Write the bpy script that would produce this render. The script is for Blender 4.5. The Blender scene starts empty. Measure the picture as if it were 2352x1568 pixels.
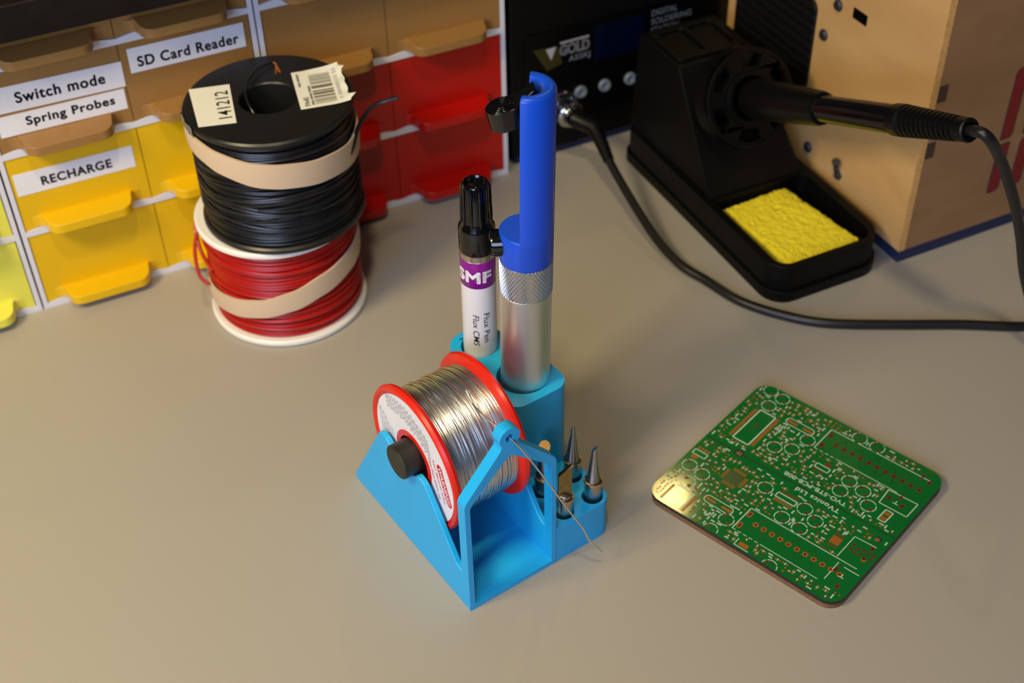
import bpy, bmesh, math, random
from mathutils import Matrix, Vector
from mathutils.geometry import tessellate_polygon

sc = bpy.context.scene
COL = sc.collection
PI = math.pi
R = math.radians
rnd = random.Random(7)

# ------------------------------------------------------------------ camera
cam = bpy.data.cameras.new('camera')
cam_o = bpy.data.objects.new('camera', cam)
COL.objects.link(cam_o)
pitch, roll = R(41.605), R(-1.4405)
fwd = Vector((0, math.cos(pitch), -math.sin(pitch)))
rt = Vector((1, 0, 0))
up = rt.cross(fwd)
r2 = math.cos(roll) * rt + math.sin(roll) * up
u2 = -math.sin(roll) * rt + math.cos(roll) * up
cam_o.matrix_world = Matrix(((r2.x, u2.x, -fwd.x, 0), (r2.y, u2.y, -fwd.y, 0), (r2.z, u2.z, -fwd.z, 0.42), (0, 0, 0, 1)))
cam.sensor_width = 36.0
cam.lens = 3142.0 / 2352.0 * 36.0
cam.clip_start = 0.01
cam.dof.use_dof = True
cam.dof.focus_distance = 0.485
cam.dof.aperture_fstop = 13.0
sc.camera = cam_o

# ------------------------------------------------------------------ light and exposure
sc.view_settings.view_transform = 'Standard'
sc.view_settings.look = 'None'
sc.view_settings.gamma = 1.0
sc.view_settings.exposure = 0.0
w = bpy.data.worlds.new('room_light')
sc.world = w
w.use_nodes = True
w.node_tree.nodes['Background'].inputs[0].default_value = (0.55, 0.68, 1.0, 1)
w.node_tree.nodes['Background'].inputs[1].default_value = 0.05


def area(name, loc, target, size, size_y, energy, color):
    l = bpy.data.lights.new(name, 'AREA')
    l.shape = 'RECTANGLE'
    l.size, l.size_y, l.energy, l.color = size, size_y, energy, color
    o = bpy.data.objects.new(name, l)
    COL.objects.link(o)
    o.location = loc
    o.rotation_euler = (Vector(target) - Vector(loc)).to_track_quat('-Z', 'Y').to_euler()
    return o


area('desk_lamp', (-0.40, 0.11, 0.58), (-0.24, 0.34, 0), 0.17, 0.17, 3.9, (1.0, 0.80, 0.46))
area('ceiling_lamp', (-0.02, 0.02, 1.12), (-0.45, 0.35, 0), 0.08, 0.08, 3.7, (1.0, 0.82, 0.48))
area('bench_lamp', (0.2521, 1.4965, 1.2644), (0.054, 0.39, 0), 0.05, 0.04, 0.8, (1.0, 0.70, 0.24))
area('window_light', (-0.50, -0.92, 0.66), (0, 0.35, 0.05), 0.85, 0.65, 15.0, (0.56, 0.67, 1.0))


# ------------------------------------------------------------------ materials
def lin(c):
    return tuple(((v / 12.92) if v <= 0.04045 else ((v + 0.055) / 1.055) ** 2.4) for v in (x / 255 for x in c)) + (1,)


MATS = {}


def mat(name, rgb, rough=0.5, metal=0.0, spec=0.5, noise=None, bump=None, bands=None, coat=0.0, sss=0.0, trans=0.0, emit=None):
    """rgb in sRGB 0-255. noise=(scale, amount) tints; bump=(scale, distance); bands=(scale, axis, distance)"""
    m = bpy.data.materials.new(name)
    m.use_nodes = True
    nt = m.node_tree
    b = nt.nodes['Principled BSDF']
    b.inputs['Base Color'].default_value = lin(rgb)
    b.inputs['Roughness'].default_value = rough
    b.inputs['Metallic'].default_value = metal
    b.inputs['Specular IOR Level'].default_value = spec
    b.inputs['Coat Weight'].default_value = coat
    b.inputs['Coat Roughness'].default_value = 0.1
    if sss:
        b.inputs['Subsurface Weight'].default_value = sss
        b.inputs['Subsurface Radius'].default_value = (1, 1, 1)
        b.inputs['Subsurface Scale'].default_value = 0.002
    tc = nt.nodes.new('ShaderNodeTexCoord')
    if noise:
        n = nt.nodes.new('ShaderNodeTexNoise')
        n.inputs['Scale'].default_value = noise[0]
        n.inputs['Detail'].default_value = 4
        nt.links.new(tc.outputs['Object'], n.inputs['Vector'])
        mx = nt.nodes.new('ShaderNodeMix')
        mx.data_type = 'RGBA'
        c = lin(rgb)
        a = noise[1]
        mx.inputs[6].default_value = tuple(max(0, v * (1 - a)) for v in c[:3]) + (1,)
        mx.inputs[7].default_value = tuple(min(1, v * (1 + a)) for v in c[:3]) + (1,)
        nt.links.new(n.outputs['Fac'], mx.inputs[0])
        nt.links.new(mx.outputs[2], b.inputs['Base Color'])
    last = None
    if bump:
        n = nt.nodes.new('ShaderNodeTexNoise')
        n.inputs['Scale'].default_value = bump[0]
        n.inputs['Detail'].default_value = 3
        nt.links.new(tc.outputs['Object'], n.inputs['Vector'])
        bp = nt.nodes.new('ShaderNodeBump')
        bp.inputs['Strength'].default_value = 1.0
        bp.inputs['Distance'].default_value = bump[1]
        nt.links.new(n.outputs['Fac'], bp.inputs['Height'])
        last = bp
    if bands:
        wv = nt.nodes.new('ShaderNodeTexWave')
        wv.wave_type = 'BANDS'
        wv.bands_direction = bands[1]
        wv.inputs['Scale'].default_value = bands[0]
        wv.inputs['Distortion'].default_value = 0.6
        nt.links.new(tc.outputs['Object'], wv.inputs['Vector'])
        bp = nt.nodes.new('ShaderNodeBump')
        bp.inputs['Strength'].default_value = 1.0
        bp.inputs['Distance'].default_value = bands[2]
        nt.links.new(wv.outputs['Fac'], bp.inputs['Height'])
        if last:
            nt.links.new(last.outputs['Normal'], bp.inputs['Normal'])
        last = bp
    if last:
        nt.links.new(last.outputs['Normal'], b.inputs['Normal'])
    MATS[name] = m
    return m


def ply(name, a, b_, scale, stretch):
    """plywood: two tones mixed by stretched noise and faint rings"""
    m = mat(name, a, 0.42)
    nt = m.node_tree
    b = nt.nodes['Principled BSDF']
    tc = nt.nodes.new('ShaderNodeTexCoord')
    mp = nt.nodes.new('ShaderNodeMapping')
    mp.inputs['Scale'].default_value = stretch
    nt.links.new(tc.outputs['Object'], mp.inputs['Vector'])
    n = nt.nodes.new('ShaderNodeTexNoise')
    n.inputs['Scale'].default_value = scale
    n.inputs['Detail'].default_value = 6
    n.inputs['Distortion'].default_value = 0.8
    nt.links.new(mp.outputs['Vector'], n.inputs['Vector'])
    rp = nt.nodes.new('ShaderNodeValToRGB')
    rp.color_ramp.elements[0].position = 0.3
    rp.color_ramp.elements[0].color = lin(b_)
    rp.color_ramp.elements[1].position = 0.65
    rp.color_ramp.elements[1].color = lin(a)
    nt.links.new(n.outputs['Fac'], rp.inputs['Fac'])
    nt.links.new(rp.outputs['Color'], b.inputs['Base Color'])
    return m


M_mat = mat('bench_mat_vinyl', (166, 160, 148), 0.46, spec=0.45, noise=(9, 0.03), bump=(1600, 0.00006))
M_blue = mat('cyan_print', (28, 176, 238), 0.38, noise=(60, 0.05), bands=(900, 'Z', 0.00003))
M_bluetop = M_blue
M_red = mat('red_plastic', (220, 38, 20), 0.32, spec=0.5)
M_redhub = mat('dark_red_plastic', (160, 18, 18), 0.4)
M_solder = mat('solder_wire', (222, 222, 222), 0.3, metal=1.0)
M_paper = mat('white_paper', (228, 228, 232), 0.6)
M_greyink = mat('grey_ink', (120, 122, 128), 0.7)
M_redink = mat('red_ink', (206, 30, 50), 0.6)
M_black = mat('black_plastic', (8, 8, 8), 0.4, spec=0.3)
M_blackprint = mat('black_print', (27, 26, 20), 0.42, bands=(900, 'X', 0.00003))
M_blackgloss = mat('black_gloss', (10, 10, 11), 0.12, spec=0.6)
M_bluehouse = mat('royal_blue_plastic', (18, 76, 205), 0.30, spec=0.5, sss=0.15)
M_alu = mat('satin_aluminium', (228, 226, 224), 0.42, metal=1.0)
M_knurl = mat('knurled_aluminium', (205, 205, 205), 0.30, metal=1.0)
M_penwhite = mat('pen_white', (222, 222, 224), 0.25)
M_purple = mat('purple_band', (128, 14, 132), 0.25)
M_ink = mat('black_ink', (18, 18, 22), 0.6)
M_paleink = mat('pale_ink', (168, 168, 172), 0.5)
M_whiteink = mat('white_ink', (235, 235, 238), 0.5)
M_silver = mat('silver_ring', (200, 195, 185), 0.25, metal=1.0)
M_tip = mat('dark_nickel', (172, 172, 172), 0.28, metal=1.0, noise=(300, 0.25))
M_tipring = mat('gold_ring', (225, 175, 115), 0.2, metal=1.0)
M_tipblade = mat('tarnished_brass', (150, 130, 85), 0.28, metal=1.0, noise=(400, 0.4))
M_frame = mat('white_print', (218, 218, 226), 0.4, bands=(600, 'X', 0.00003))
M_yellow = mat('yellow_print', (224, 180, 3), 0.36, bands=(420, 'X', 0.00002))
M_brown = mat('brown_print', (150, 110, 58), 0.36, bands=(420, 'X', 0.00002))
M_redprint = mat('red_print', (178, 14, 5), 0.36, bands=(420, 'X', 0.00002))
M_lemon = mat('lemon_print', (226, 222, 84), 0.36, bands=(420, 'X', 0.00002))
M_seam = mat('dark_gap', (28, 28, 30), 0.8)
M_darkwood = ply('dark_wood', (28, 22, 19), (15, 12, 11), 60, (1, 8, 1))
M_darkwood.node_tree.nodes['Principled BSDF'].inputs['Specular IOR Level'].default_value = 0.15
M_darkwood.node_tree.nodes['Principled BSDF'].inputs['Roughness'].default_value = 0.6
M_wireblk = mat('black_wire', (22, 22, 24), 0.33)
M_wirered = mat('red_wire', (170, 24, 16), 0.34)
M_spoolblk = mat('black_spool', (26, 26, 25), 0.36, noise=(80, 0.15))
M_spoolwht = mat('white_spool', (236, 232, 222), 0.4, sss=0.1)
M_rubber = mat('tan_rubber', (210, 184, 152), 0.5, sss=0.1)
M_sticker = mat('cream_sticker', (238, 236, 220), 0.55)
M_tape = mat('crumpled_tape', (92, 96, 92), 0.2, spec=0.8)
M_copper = mat('copper_strand', (240, 150, 80), 0.3, metal=0.7)
M_bar = mat('barcode_grey', (120, 116, 100), 0.6)
M_pcb = mat('green_solder_mask', (18, 102, 42), 0.07, spec=0.25, noise=(45, 0.10))
M_pcbdark = mat('dark_green_mask', (10, 62, 26), 0.25)
M_silk = mat('white_silkscreen', (200, 214, 196), 0.45, spec=0.2)
M_pad = mat('copper_pad', (158, 86, 28), 0.35, noise=(900, 0.15))
M_padhole = mat('dark_copper', (104, 50, 24), 0.4)
M_pcbedge = mat('board_edge', (34, 32, 28), 0.6)
M_cork = mat('cork', (122, 90, 58), 0.9, noise=(1300, 0.75))
M_ply = ply('birch_ply', (206, 166, 108), (196, 154, 98), 14, (1, 1, 3))
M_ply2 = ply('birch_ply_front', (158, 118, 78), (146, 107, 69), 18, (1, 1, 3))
M_edge = mat('ply_edge', (232, 166, 96), 0.6, noise=(420, 0.45))
M_burn = mat('burnt_wood', (72, 50, 36), 0.7)
M_navyshade = mat('navy_gap_shade', (22, 36, 74), 0.5)  # bluish shade of the gaps under box and station, put into a colour
M_barred = mat('dark_red_inlay', (128, 14, 22), 0.45)
M_outline = mat('charred_outline', (56, 44, 44), 0.7)
M_grille = mat('black_grille', (8, 8, 9), 0.6, spec=0.3, bands=(60, 'Z', 0.0004))
M_screw = mat('grey_screw', (40, 42, 46), 0.5)
M_toggle = mat('grey_toggle', (70, 72, 76), 0.35, metal=0.5)
M_chrome = mat('chrome', (200, 200, 205), 0.15, metal=1.0)
M_station = mat('station_black', (6, 6, 7), 0.5, spec=0.2)
M_panel = mat('station_panel', (4, 4, 5), 0.3, spec=0.3)
M_lcd = mat('dark_blue_display', (6, 9, 34), 0.12)
M_goldink = mat('dark_yellow_ink', (50, 46, 5), 0.5)
M_button = mat('grey_button', (112, 122, 136), 0.4)
M_stand = mat('stand_black', (6, 6, 6), 0.5, spec=0.2)
M_sponge = mat('yellow_sponge', (246, 228, 40), 0.85, noise=(260, 0.10), bump=(700, 0.0012))
M_cable = mat('cable_black', (24, 23, 22), 0.36)
M_wall = mat('wall_paint', (120, 112, 100), 0.8)
M_floor = mat('floor_carpet', (80, 76, 72), 0.9)


# ------------------------------------------------------------------ mesh helpers (geometry in millimetres)
def fillet(pts, n=5):
    """pts: (x, y) or (x, y, r) -> list of 2D points with rounded corners"""
    out = []
    N = len(pts)
    for i, p in enumerate(pts):
        r = p[2] if len(p) > 2 else 0
        P = Vector(p[:2])
        if r <= 0:
            out.append((P.x, P.y))
            continue
        A = Vector(pts[i - 1][:2]) - P
        B = Vector(pts[(i + 1) % N][:2]) - P
        la, lb = A.length, B.length
        A.normalize()
        B.normalize()
        ang = A.angle(B)
        d = min(r / math.tan(ang / 2), la * 0.499, lb * 0.499)
        rr = d * math.tan(ang / 2)
        bis = (A + B).normalized()
        c = P + bis * (rr / math.sin(ang / 2))
        s, e = P + A * d - c, P + B * d - c
        a0 = math.atan2(s.y, s.x)
        a1 = math.atan2(e.y, e.x)
        da = (a1 - a0 + PI) % (2 * PI) - PI
        for k in range(n + 1):
            a = a0 + da * k / n
            out.append((c.x + rr * math.cos(a), c.y + rr * math.sin(a)))
    return out


def circle(cx, cy, r, n=32, a0=0.0, a1=2 * PI):
    full = abs(a1 - a0 - 2 * PI) < 1e-6
    k = n if full else n + 1
    return [(cx + r * math.cos(a0 + (a1 - a0) * i / n), cy + r * math.sin(a0 + (a1 - a0) * i / n)) for i in range(k)]


def spline(pts, n=8):
    """Catmull-Rom through 3D points"""
    P = [Vector(p) for p in pts]
    P = [P[0] * 2 - P[1]] + P + [P[-1] * 2 - P[-2]]
    out = []
    for i in range(1, len(P) - 2):
        a, b, c, d = P[i - 1:i + 3]
        for k in range(n):
            t = k / n
            out.append(0.5 * ((2 * b) + (c - a) * t + (2 * a - 5 * b + 4 * c - d) * t * t + (3 * b - a - 3 * c + d) * t ** 3))
    out.append(P[-2])
    return out


I4 = Matrix.Identity(4)


class MB:
    def __init__(s):
        s.v, s.f, s.m = [], [], []

    def add(s, verts, faces, mi=0, M=None):
        o = len(s.v)
        if M is None:
            s.v.extend(tuple(v) for v in verts)
        else:
            s.v.extend(tuple(M @ Vector(v)) for v in verts)
        s.f.extend([tuple(i + o for i in f) for f in faces])
        s.m.extend([mi] * len(faces))
        return s

    def box(s, x0, x1, y0, y1, z0, z1, mi=0, M=None):
        v = [(x0, y0, z0), (x1, y0, z0), (x1, y1, z0), (x0, y1, z0), (x0, y0, z1), (x1, y0, z1), (x1, y1, z1), (x0, y1, z1)]
        f = [(3, 2, 1, 0), (4, 5, 6, 7), (0, 1, 5, 4), (1, 2, 6, 5), (2, 3, 7, 6), (3, 0, 4, 7)]
        return s.add(v, f, mi, M)

    def prism(s, poly, z0, z1, holes=(), mi=0, M=None, ztop=None, mtop=None):
        """extrude a 2D polygon along local z; holes go right through; ztop(x, y) may tilt the top"""
        def area2(p):
            return sum(p[i - 1][0] * p[i][1] - p[i][0] * p[i - 1][1] for i in range(len(p)))
        poly = list(poly)
        if area2(poly) < 0:
            poly.reverse()
        hs = []
        for h in holes:
            h = list(h)
            if area2(h) > 0:
                h.reverse()
            hs.append(h)
        loops = [poly] + hs
        flat = [p for l in loops for p in l]
        n = len(flat)
        zt = ztop or (lambda x, y: z1)
        v = [(x, y, z0) for x, y in flat] + [(x, y, zt(x, y)) for x, y in flat]
        if not hs:
            top = [tuple(range(n, 2 * n))]
            bot = [tuple(reversed(range(n)))]
        else:
            tri = tessellate_polygon([[Vector((x, y, 0)) for x, y in l] for l in loops])
            top, bot = [], []
            for a, b, c in tri:
                A, B, Cc = flat[a], flat[b], flat[c]
                cr = (B[0] - A[0]) * (Cc[1] - A[1]) - (B[1] - A[1]) * (Cc[0] - A[0])
                if cr < 0:
                    b, c = c, b
                top.append((a + n, b + n, c + n))
                bot.append((c, b, a))
        side = []
        o = 0
        for l in loops:
            k = len(l)
            for i in range(k):
                j = (i + 1) % k
                side.append((o + i, o + j, o + j + n, o + i + n))
            o += k
        s.add(v, bot + side, mi, M)
        base = len(s.v) - 2 * n
        s.f.extend([tuple(i + base for i in f) for f in top])
        s.m.extend([mi if mtop is None else mtop] * len(top))
        return s

    def lathe(s, prof, seg=48, mi=0, M=None, a0=0.0, a1=2 * PI, closed=False):
        """prof: (r, z) pairs, spun round z; r = 0 ends are closed to a point"""
        full = abs(a1 - a0 - 2 * PI) < 1e-6
        cols = seg if full else seg + 1
        v, f = [], []
        n = len(prof)
        for i in range(cols):
            a = a0 + (a1 - a0) * i / seg
            for r, z in prof:
                v.append((r * math.cos(a), r * math.sin(a), z))
        for i in range(seg):
            j = (i + 1) % cols
            for k in range(n if closed else n - 1):
                l = (k + 1) % n
                f.append((i * n + k, j * n + k, j * n + l, i * n + l))
        if not full and closed:
            f.append(tuple(range(n)))
            f.append(tuple(reversed([seg * n + k for k in range(n)])))
        return s.add(v, f, mi, M)

    def tube(s, pts, r, seg=10, closed=False, mi=0, M=None):
        P = [Vector(p) for p in pts]
        n = len(P)
        rs = r if isinstance(r, (list, tuple)) else [r] * n
        v, f = [], []
        T0 = (P[1] - P[0]).normalized()
        N = T0.orthogonal().normalized()
        for i in range(n):
            if closed:
                T = (P[(i + 1) % n] - P[i - 1]).normalized()
            else:
                T = (P[min(i + 1, n - 1)] - P[max(i - 1, 0)]).normalized()
            N = (N - T * N.dot(T)).normalized()
            B = T.cross(N)
            for k in range(seg):
                a = 2 * PI * k / seg
                v.append(P[i] + (N * math.cos(a) + B * math.sin(a)) * rs[i])
        for i in range(n if closed else n - 1):
            j = (i + 1) % n
            for k in range(seg):
                l = (k + 1) % seg
                f.append((i * seg + k, i * seg + l, j * seg + l, j * seg + k))
        if not closed:
            f.append(tuple(reversed(range(seg))))
            f.append(tuple((n - 1) * seg + k for k in range(seg)))
        return s.add(v, f, mi, M)

    def text(s, body, x0, x1, y0, y1, z=0.0, mi=0, M=None, bold=0.0, fat=0.0, wrap=None, strip=0.5, shear=0.0, spacing=1.0):
        """flat lettering fitted to a box (reading along +x); wrap=(radius) bends it round the z axis"""
        cu = bpy.data.curves.new('lettering', 'FONT')
        cu.body = body
        cu.offset = bold
        cu.shear = shear
        cu.space_character = spacing
        ob = bpy.data.objects.new('lettering', cu)
        me = ob.to_mesh()
        vs = [v.co.copy() for v in me.vertices]
        fs = [tuple(p.vertices) for p in me.polygons]
        ob.to_mesh_clear()
        bpy.data.objects.remove(ob)
        bpy.data.curves.remove(cu)
        if not vs:
            return s
        ax, bx = min(v.x for v in vs), max(v.x for v in vs)
        ay, by = min(v.y for v in vs), max(v.y for v in vs)
        vs = [Vector((x0 + (v.x - ax) / (bx - ax) * (x1 - x0), y0 + (v.y - ay) / (by - ay) * (y1 - y0), z)) for v in vs]
        if fat:
            n0 = len(vs)
            base_v, base_f = vs, fs
            vs, fs = list(vs), list(fs)
            for dx, dy in [(fat * math.cos(q), fat * math.sin(q)) for q in [PI / 6 * k for k in range(12)]]:
                o = len(vs)
                vs += [v + Vector((dx, dy, 0)) for v in base_v]
                fs += [tuple(i + o for i in f) for f in base_f]
        if wrap:
            bm = bmesh.new()
            bv = [bm.verts.new(v) for v in vs]
            for f in fs:
                try:
                    bm.faces.new([bv[i] for i in f])
                except ValueError:
                    pass
            for axis in (0, 1):
                lo = min(v[axis] for v in vs)
                hi = max(v[axis] for v in vs)
                k = lo + strip
                while k < hi:
                    co = Vector((k, 0, 0)) if axis == 0 else Vector((0, k, 0))
                    no = Vector((1, 0, 0)) if axis == 0 else Vector((0, 1, 0))
                    bmesh.ops.bisect_plane(bm, geom=bm.verts[:] + bm.edges[:] + bm.faces[:], plane_co=co, plane_no=no)
                    k += strip
            bm.verts.index_update()
            vs = [v.co.copy() for v in bm.verts]
            fs = [tuple(v.index for v in f.verts) for f in bm.faces]
            bm.free()
            vs = [wrap(v) for v in vs]
        return s.add(vs, fs, mi, M)

    def rect(s, x0, x1, y0, y1, z, mi=0, M=None):
        return s.add([(x0, y0, z), (x1, y0, z), (x1, y1, z), (x0, y1, z)], [(0, 1, 2, 3)], mi, M)

    def poly(s, pts, z, mi=0, M=None):
        return s.add([(x, y, z) for x, y in pts], [tuple(range(len(pts)))], mi, M)

    def line(s, p, q, wd, z, mi=0, M=None):
        P, Q = Vector(p), Vector(q)
        d = (Q - P).normalized()
        n = Vector((-d.y, d.x)) * wd / 2
        return s.add([(P.x - n.x, P.y - n.y, z), (Q.x - n.x, Q.y - n.y, z), (Q.x + n.x, Q.y + n.y, z), (P.x + n.x, P.y + n.y, z)], [(0, 1, 2, 3)], mi, M)

    def ring(s, cx, cy, r0, r1, z, mi=0, M=None, n=28, a0=0.0, a1=2 * PI):
        v, f = [], []
        for i in range(n + 1):
            a = a0 + (a1 - a0) * i / n
            v += [(cx + r0 * math.cos(a), cy + r0 * math.sin(a), z), (cx + r1 * math.cos(a), cy + r1 * math.sin(a), z)]
        for i in range(n):
            f.append((2 * i, 2 * i + 1, 2 * i + 3, 2 * i + 2))
        return s.add(v, f, mi, M)

    def build(s, name, mats, parent=None, M=None, smooth=35, bevel=0.0, label=None):
        me = bpy.data.meshes.new(name)
        me.from_pydata([(x * 0.001, y * 0.001, z * 0.001) for x, y, z in s.v], [], s.f)
        if not isinstance(mats, (list, tuple)):
            mats = [mats]
        for m in mats:
            me.materials.append(m)
        for p, mi in zip(me.polygons, s.m):
            p.material_index = mi
        me.update()
        if smooth:
            me.shade_smooth()
            me.set_sharp_from_angle(angle=R(smooth))
        o = bpy.data.objects.new(name, me)
        COL.objects.link(o)
        if M is not None:
            o.matrix_world = M
        if parent is not None:
            o.parent = parent
        if bevel:
            b = o.modifiers.new('edge', 'BEVEL')
            b.width = bevel * 0.001
            b.segments = 2
            b.limit_method = 'ANGLE'
            b.angle_limit = R(40)
            b.harden_normals = False
        if label:
            o['label'] = label
        return o


def place(x, y, z=0.0, yaw=0.0):
    """world matrix from metres and degrees"""
    return Matrix.Translation((x, y, z)) @ Matrix.Rotation(R(yaw), 4, 'Z')


def tag(o, label, cat, group=None):
    o['label'] = label
    o['category'] = cat
    if group:
        o['group'] = group
    return o


def thing(name, label, cat, M, group=None):
    o = bpy.data.objects.new(name, None)
    o.empty_display_size = 0.02
    COL.objects.link(o)
    o.matrix_world = M
    return tag(o, label, cat, group)


def struct(o):
    o['kind'] = 'structure'
    return o


def T(x=0, y=0, z=0):
    return Matrix.Translation((x, y, z))


def RX(a):
    return Matrix.Rotation(R(a), 4, 'X')


def RY(a):
    return Matrix.Rotation(R(a), 4, 'Y')


def RZ(a):
    return Matrix.Rotation(R(a), 4, 'Z')


# plane frames: map (x, y, z) of a prism to chosen axes
YZX = Matrix(((0, 0, 1, 0), (1, 0, 0, 0), (0, 1, 0, 0), (0, 0, 0, 1)))      # poly(y, z) extruded along x
XZY = Matrix(((1, 0, 0, 0), (0, 0, -1, 0), (0, 1, 0, 0), (0, 0, 0, 1)))     # poly(x, z) extruded along -y

# ------------------------------------------------------------------ the setting
tag(MB().box(-900, 1000, -350, 900, -30, 0).build('workbench_top', M_mat, bevel=1.5),
    'grey-beige vinyl covered workbench top everything stands on', 'workbench')
struct(MB().box(-2500, 2600, -2600, 2300, -780, -760).build('floor', M_floor))
struct(MB().box(-2500, 2600, 2300, 2340, -760, 2400).build('wall_back', M_wall))
struct(MB().box(-2540, -2500, -2600, 2340, -760, 2400).build('wall_left', M_wall))
for x in (-840, 940):
    for y in (-290, 840):
        lg = MB().box(x - 30, x + 30, y - 30, y + 30, -760, -30).build('leg', M_darkwood)
        lg.parent = bpy.data.objects['workbench_top']

# ------------------------------------------------------------------ drawer units
D = place(-0.2241, 0.5047, 0, 24.95)
ROW = [(2.6, 42.0), (44.6, 84.0), (86.6, 126.0), (128.6, 147.0)]
UNIT_H = 149.4


def rail_poly(x0, x1, z0):
    """front edge of a rail, a little thicker beside the middle of each drawer"""
    mid = (x0 + x1) / 2
    return [(x0, z0 - 2.6), (x1, z0 - 2.6), (x1, z0), (x1 - 7, z0 + 1.2), (mid + 14, z0 + 2.4), (mid - 14, z0 + 2.4), (x0 + 7, z0 + 1.2), (x0, z0)]


def make_unit(name, label, ox, colors, stickers, skip=()):
    t = thing(name, label, 'drawer unit', D @ T(ox * 0.001, 0, 0), 'printed drawer units along the back of the bench')
    fr = MB()
    fr.box(0.45, 2.6, 0, 110, 0, UNIT_H).box(121.4, 123.55, 0, 110, 0, UNIT_H)
    fr.box(2.6, 121.4, 108, 110, 0, UNIT_H)
    for z0 in [r[0] for r in ROW] + [UNIT_H]:
        fr.box(2.6, 121.4, 1.6, 108, z0 - 2.6, z0)
        if z0 < 140:
            for a, b in ((2.6, 62.0), (62.0, 121.4)):
                fr.prism(rail_poly(a, b, z0), -1.6, 0, M=XZY)
        else:
            fr.box(2.6, 121.4, 0, 1.6, z0 - 2.6, z0)
    fr.build('frame', M_frame, t)
    for ci in (0, 1):
        x0 = 2.9 + ci * 59.2
        x1 = x0 + 58.8
        for ri, (z0, z1) in enumerate(ROW):
            m = colors[ri]
            d = MB()
            mid = (x0 + x1) / 2
            face = [(x0, z0 + 0.3), (x0 + 7, z0 + 1.5), (mid - 14, z0 + 2.7), (mid + 14, z0 + 2.7), (x1 - 7, z0 + 1.5), (x1, z0 + 0.3), (x1, z1), (x0, z1)]
            d.prism(face, -2.2, -0.6, M=XZY)
            d.box(x0, x0 + 1.4, 2.2, 100, z0 + 3.2, z1 - 2).box(x1 - 1.4, x1, 2.2, 100, z0 + 3.2, z1 - 2)
            d.box(x0 + 1.4, x1 - 1.4, 2.2, 100, z0 + 3.2, z0 + 4.4).box(x0 + 1.4, x1 - 1.4, 98.8, 100, z0 + 4.4, z1 - 2)
            do = d.build('drawer', m, t)
            h = MB()
            a, b = x0 + 8.5, x1 - 8.5
            pl = fillet([(a - 4, 0.55), (a + 0.5, -0.2, 4), (a + 2.4, -10.4, 6), (b - 2.4, -10.4, 6), (b - 0.5, -0.2, 4), (b + 4, 0.55)], 6)
            h.prism(pl, z0 + 1.6, 0, ztop=lambda x, y, z0=z0: z0 + 8.2 + 0.22 * min(0, y) - (0.0 if y < -0.5 else 1.0))
            h.build('handle', m, do, bevel=0.5)
            for st in stickers.get((ci, ri), ()):
                sx0, sx1, sz0, sz1, txt, (tx0, tx1, tz0, tz1), tilt = st
                lb = MB()
                cxm, czm = (sx0 + sx1) / 2, (sz0 + sz1) / 2
                Mt = T(cxm, 0, czm) @ RY(tilt) @ T(-cxm, 0, -czm) @ XZY
                lb.prism([(sx0, sz0), (sx1, sz0), (sx1, sz1), (sx0, sz1)], -0.55, -0.35, M=Mt)
                lb.text(txt, tx0, tx1, tz0, tz1, -0.30, 1, Mt, fat=0.22, spacing=1.12)
                lb.build('label', [M_paper, M_ink], do, smooth=0, label='white paper label reading ' + txt)
    return t


make_unit('drawer_unit', 'lemon yellow fronted drawer unit at the far left edge of the photo', -124, [M_lemon] * 4, {})
make_unit('drawer_unit', 'drawer unit with labelled brown drawers above yellow ones left of the spools', 0,
          [M_yellow, M_yellow, M_brown, M_brown],
          {(0, 1): [(4.4, 58.0, 64.0, 75.4, 'RECHARGE', (16, 47.5, 67.0, 71.3), 0.2)],
           (0, 2): [(3.4, 62.0, 105.9, 118.2, 'Switch mode', (15.3, 53.6, 109.6, 114.6), 1.2),
                    (5.0, 60.6, 94.6, 104.7, 'Spring Probes', (17, 55.5, 97.0, 102.3), 0.6)],
           (1, 2): [(65.5, 118.2, 110.5, 122.4, 'SD Card Reader', (69.3, 115.0, 113.0, 117.8), 0.3)]})
make_unit('drawer_unit', 'drawer unit with unlabelled brown drawers above red ones behind the spools', 124,
          [M_redprint, M_redprint, M_brown, M_brown], {})
tag(MB().box(-128, 255, -23, 100, UNIT_H, UNIT_H + 16).build('wooden_board', M_darkwood, M=D @ T(0, 0, 0.0003), bevel=0.8),
    'dark brown wooden board lying across the tops of the drawer units', 'board')


# ------------------------------------------------------------------ wire spools
def winding(mb, r, z0, z1, pitch, wr, jitter, seg=72, side=7, mi=0, extra=10, Mx=None):
    n = int((z1 - z0) / pitch)
    for i in range(n + 1):
        z = z0 + (z1 - z0) * i / n
        ph, tl, rr = rnd.random() * 6.28, rnd.uniform(0, jitter), r + rnd.uniform(-0.25, 0.25) * wr
        if z - tl < z0 - 0.2 or z + tl > z1 + 0.2:
            tl *= 0.2
        mb.tube([(rr * math.cos(a), rr * math.sin(a), z + tl * math.sin(a + ph)) for a in [2 * PI * k / seg for k in range(seg)]], wr, side, True, mi, Mx)
    for i in range(extra):
        tl = rnd.uniform(1.5, 5) * jitter
        z = rnd.uniform(z0 + tl + 1, z1 - tl - 1)
        ph = rnd.random() * 6.28
        rr = r + wr * 1.15
        mb.tube([(rr * math.cos(a), rr * math.sin(a), z + tl * math.sin(a + ph) * (1 if math.cos(a * 2 + ph) > -2 else 0)) for a in [2 * PI * k / seg for k in range(seg)]], wr, side, True, mi, Mx)


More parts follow.
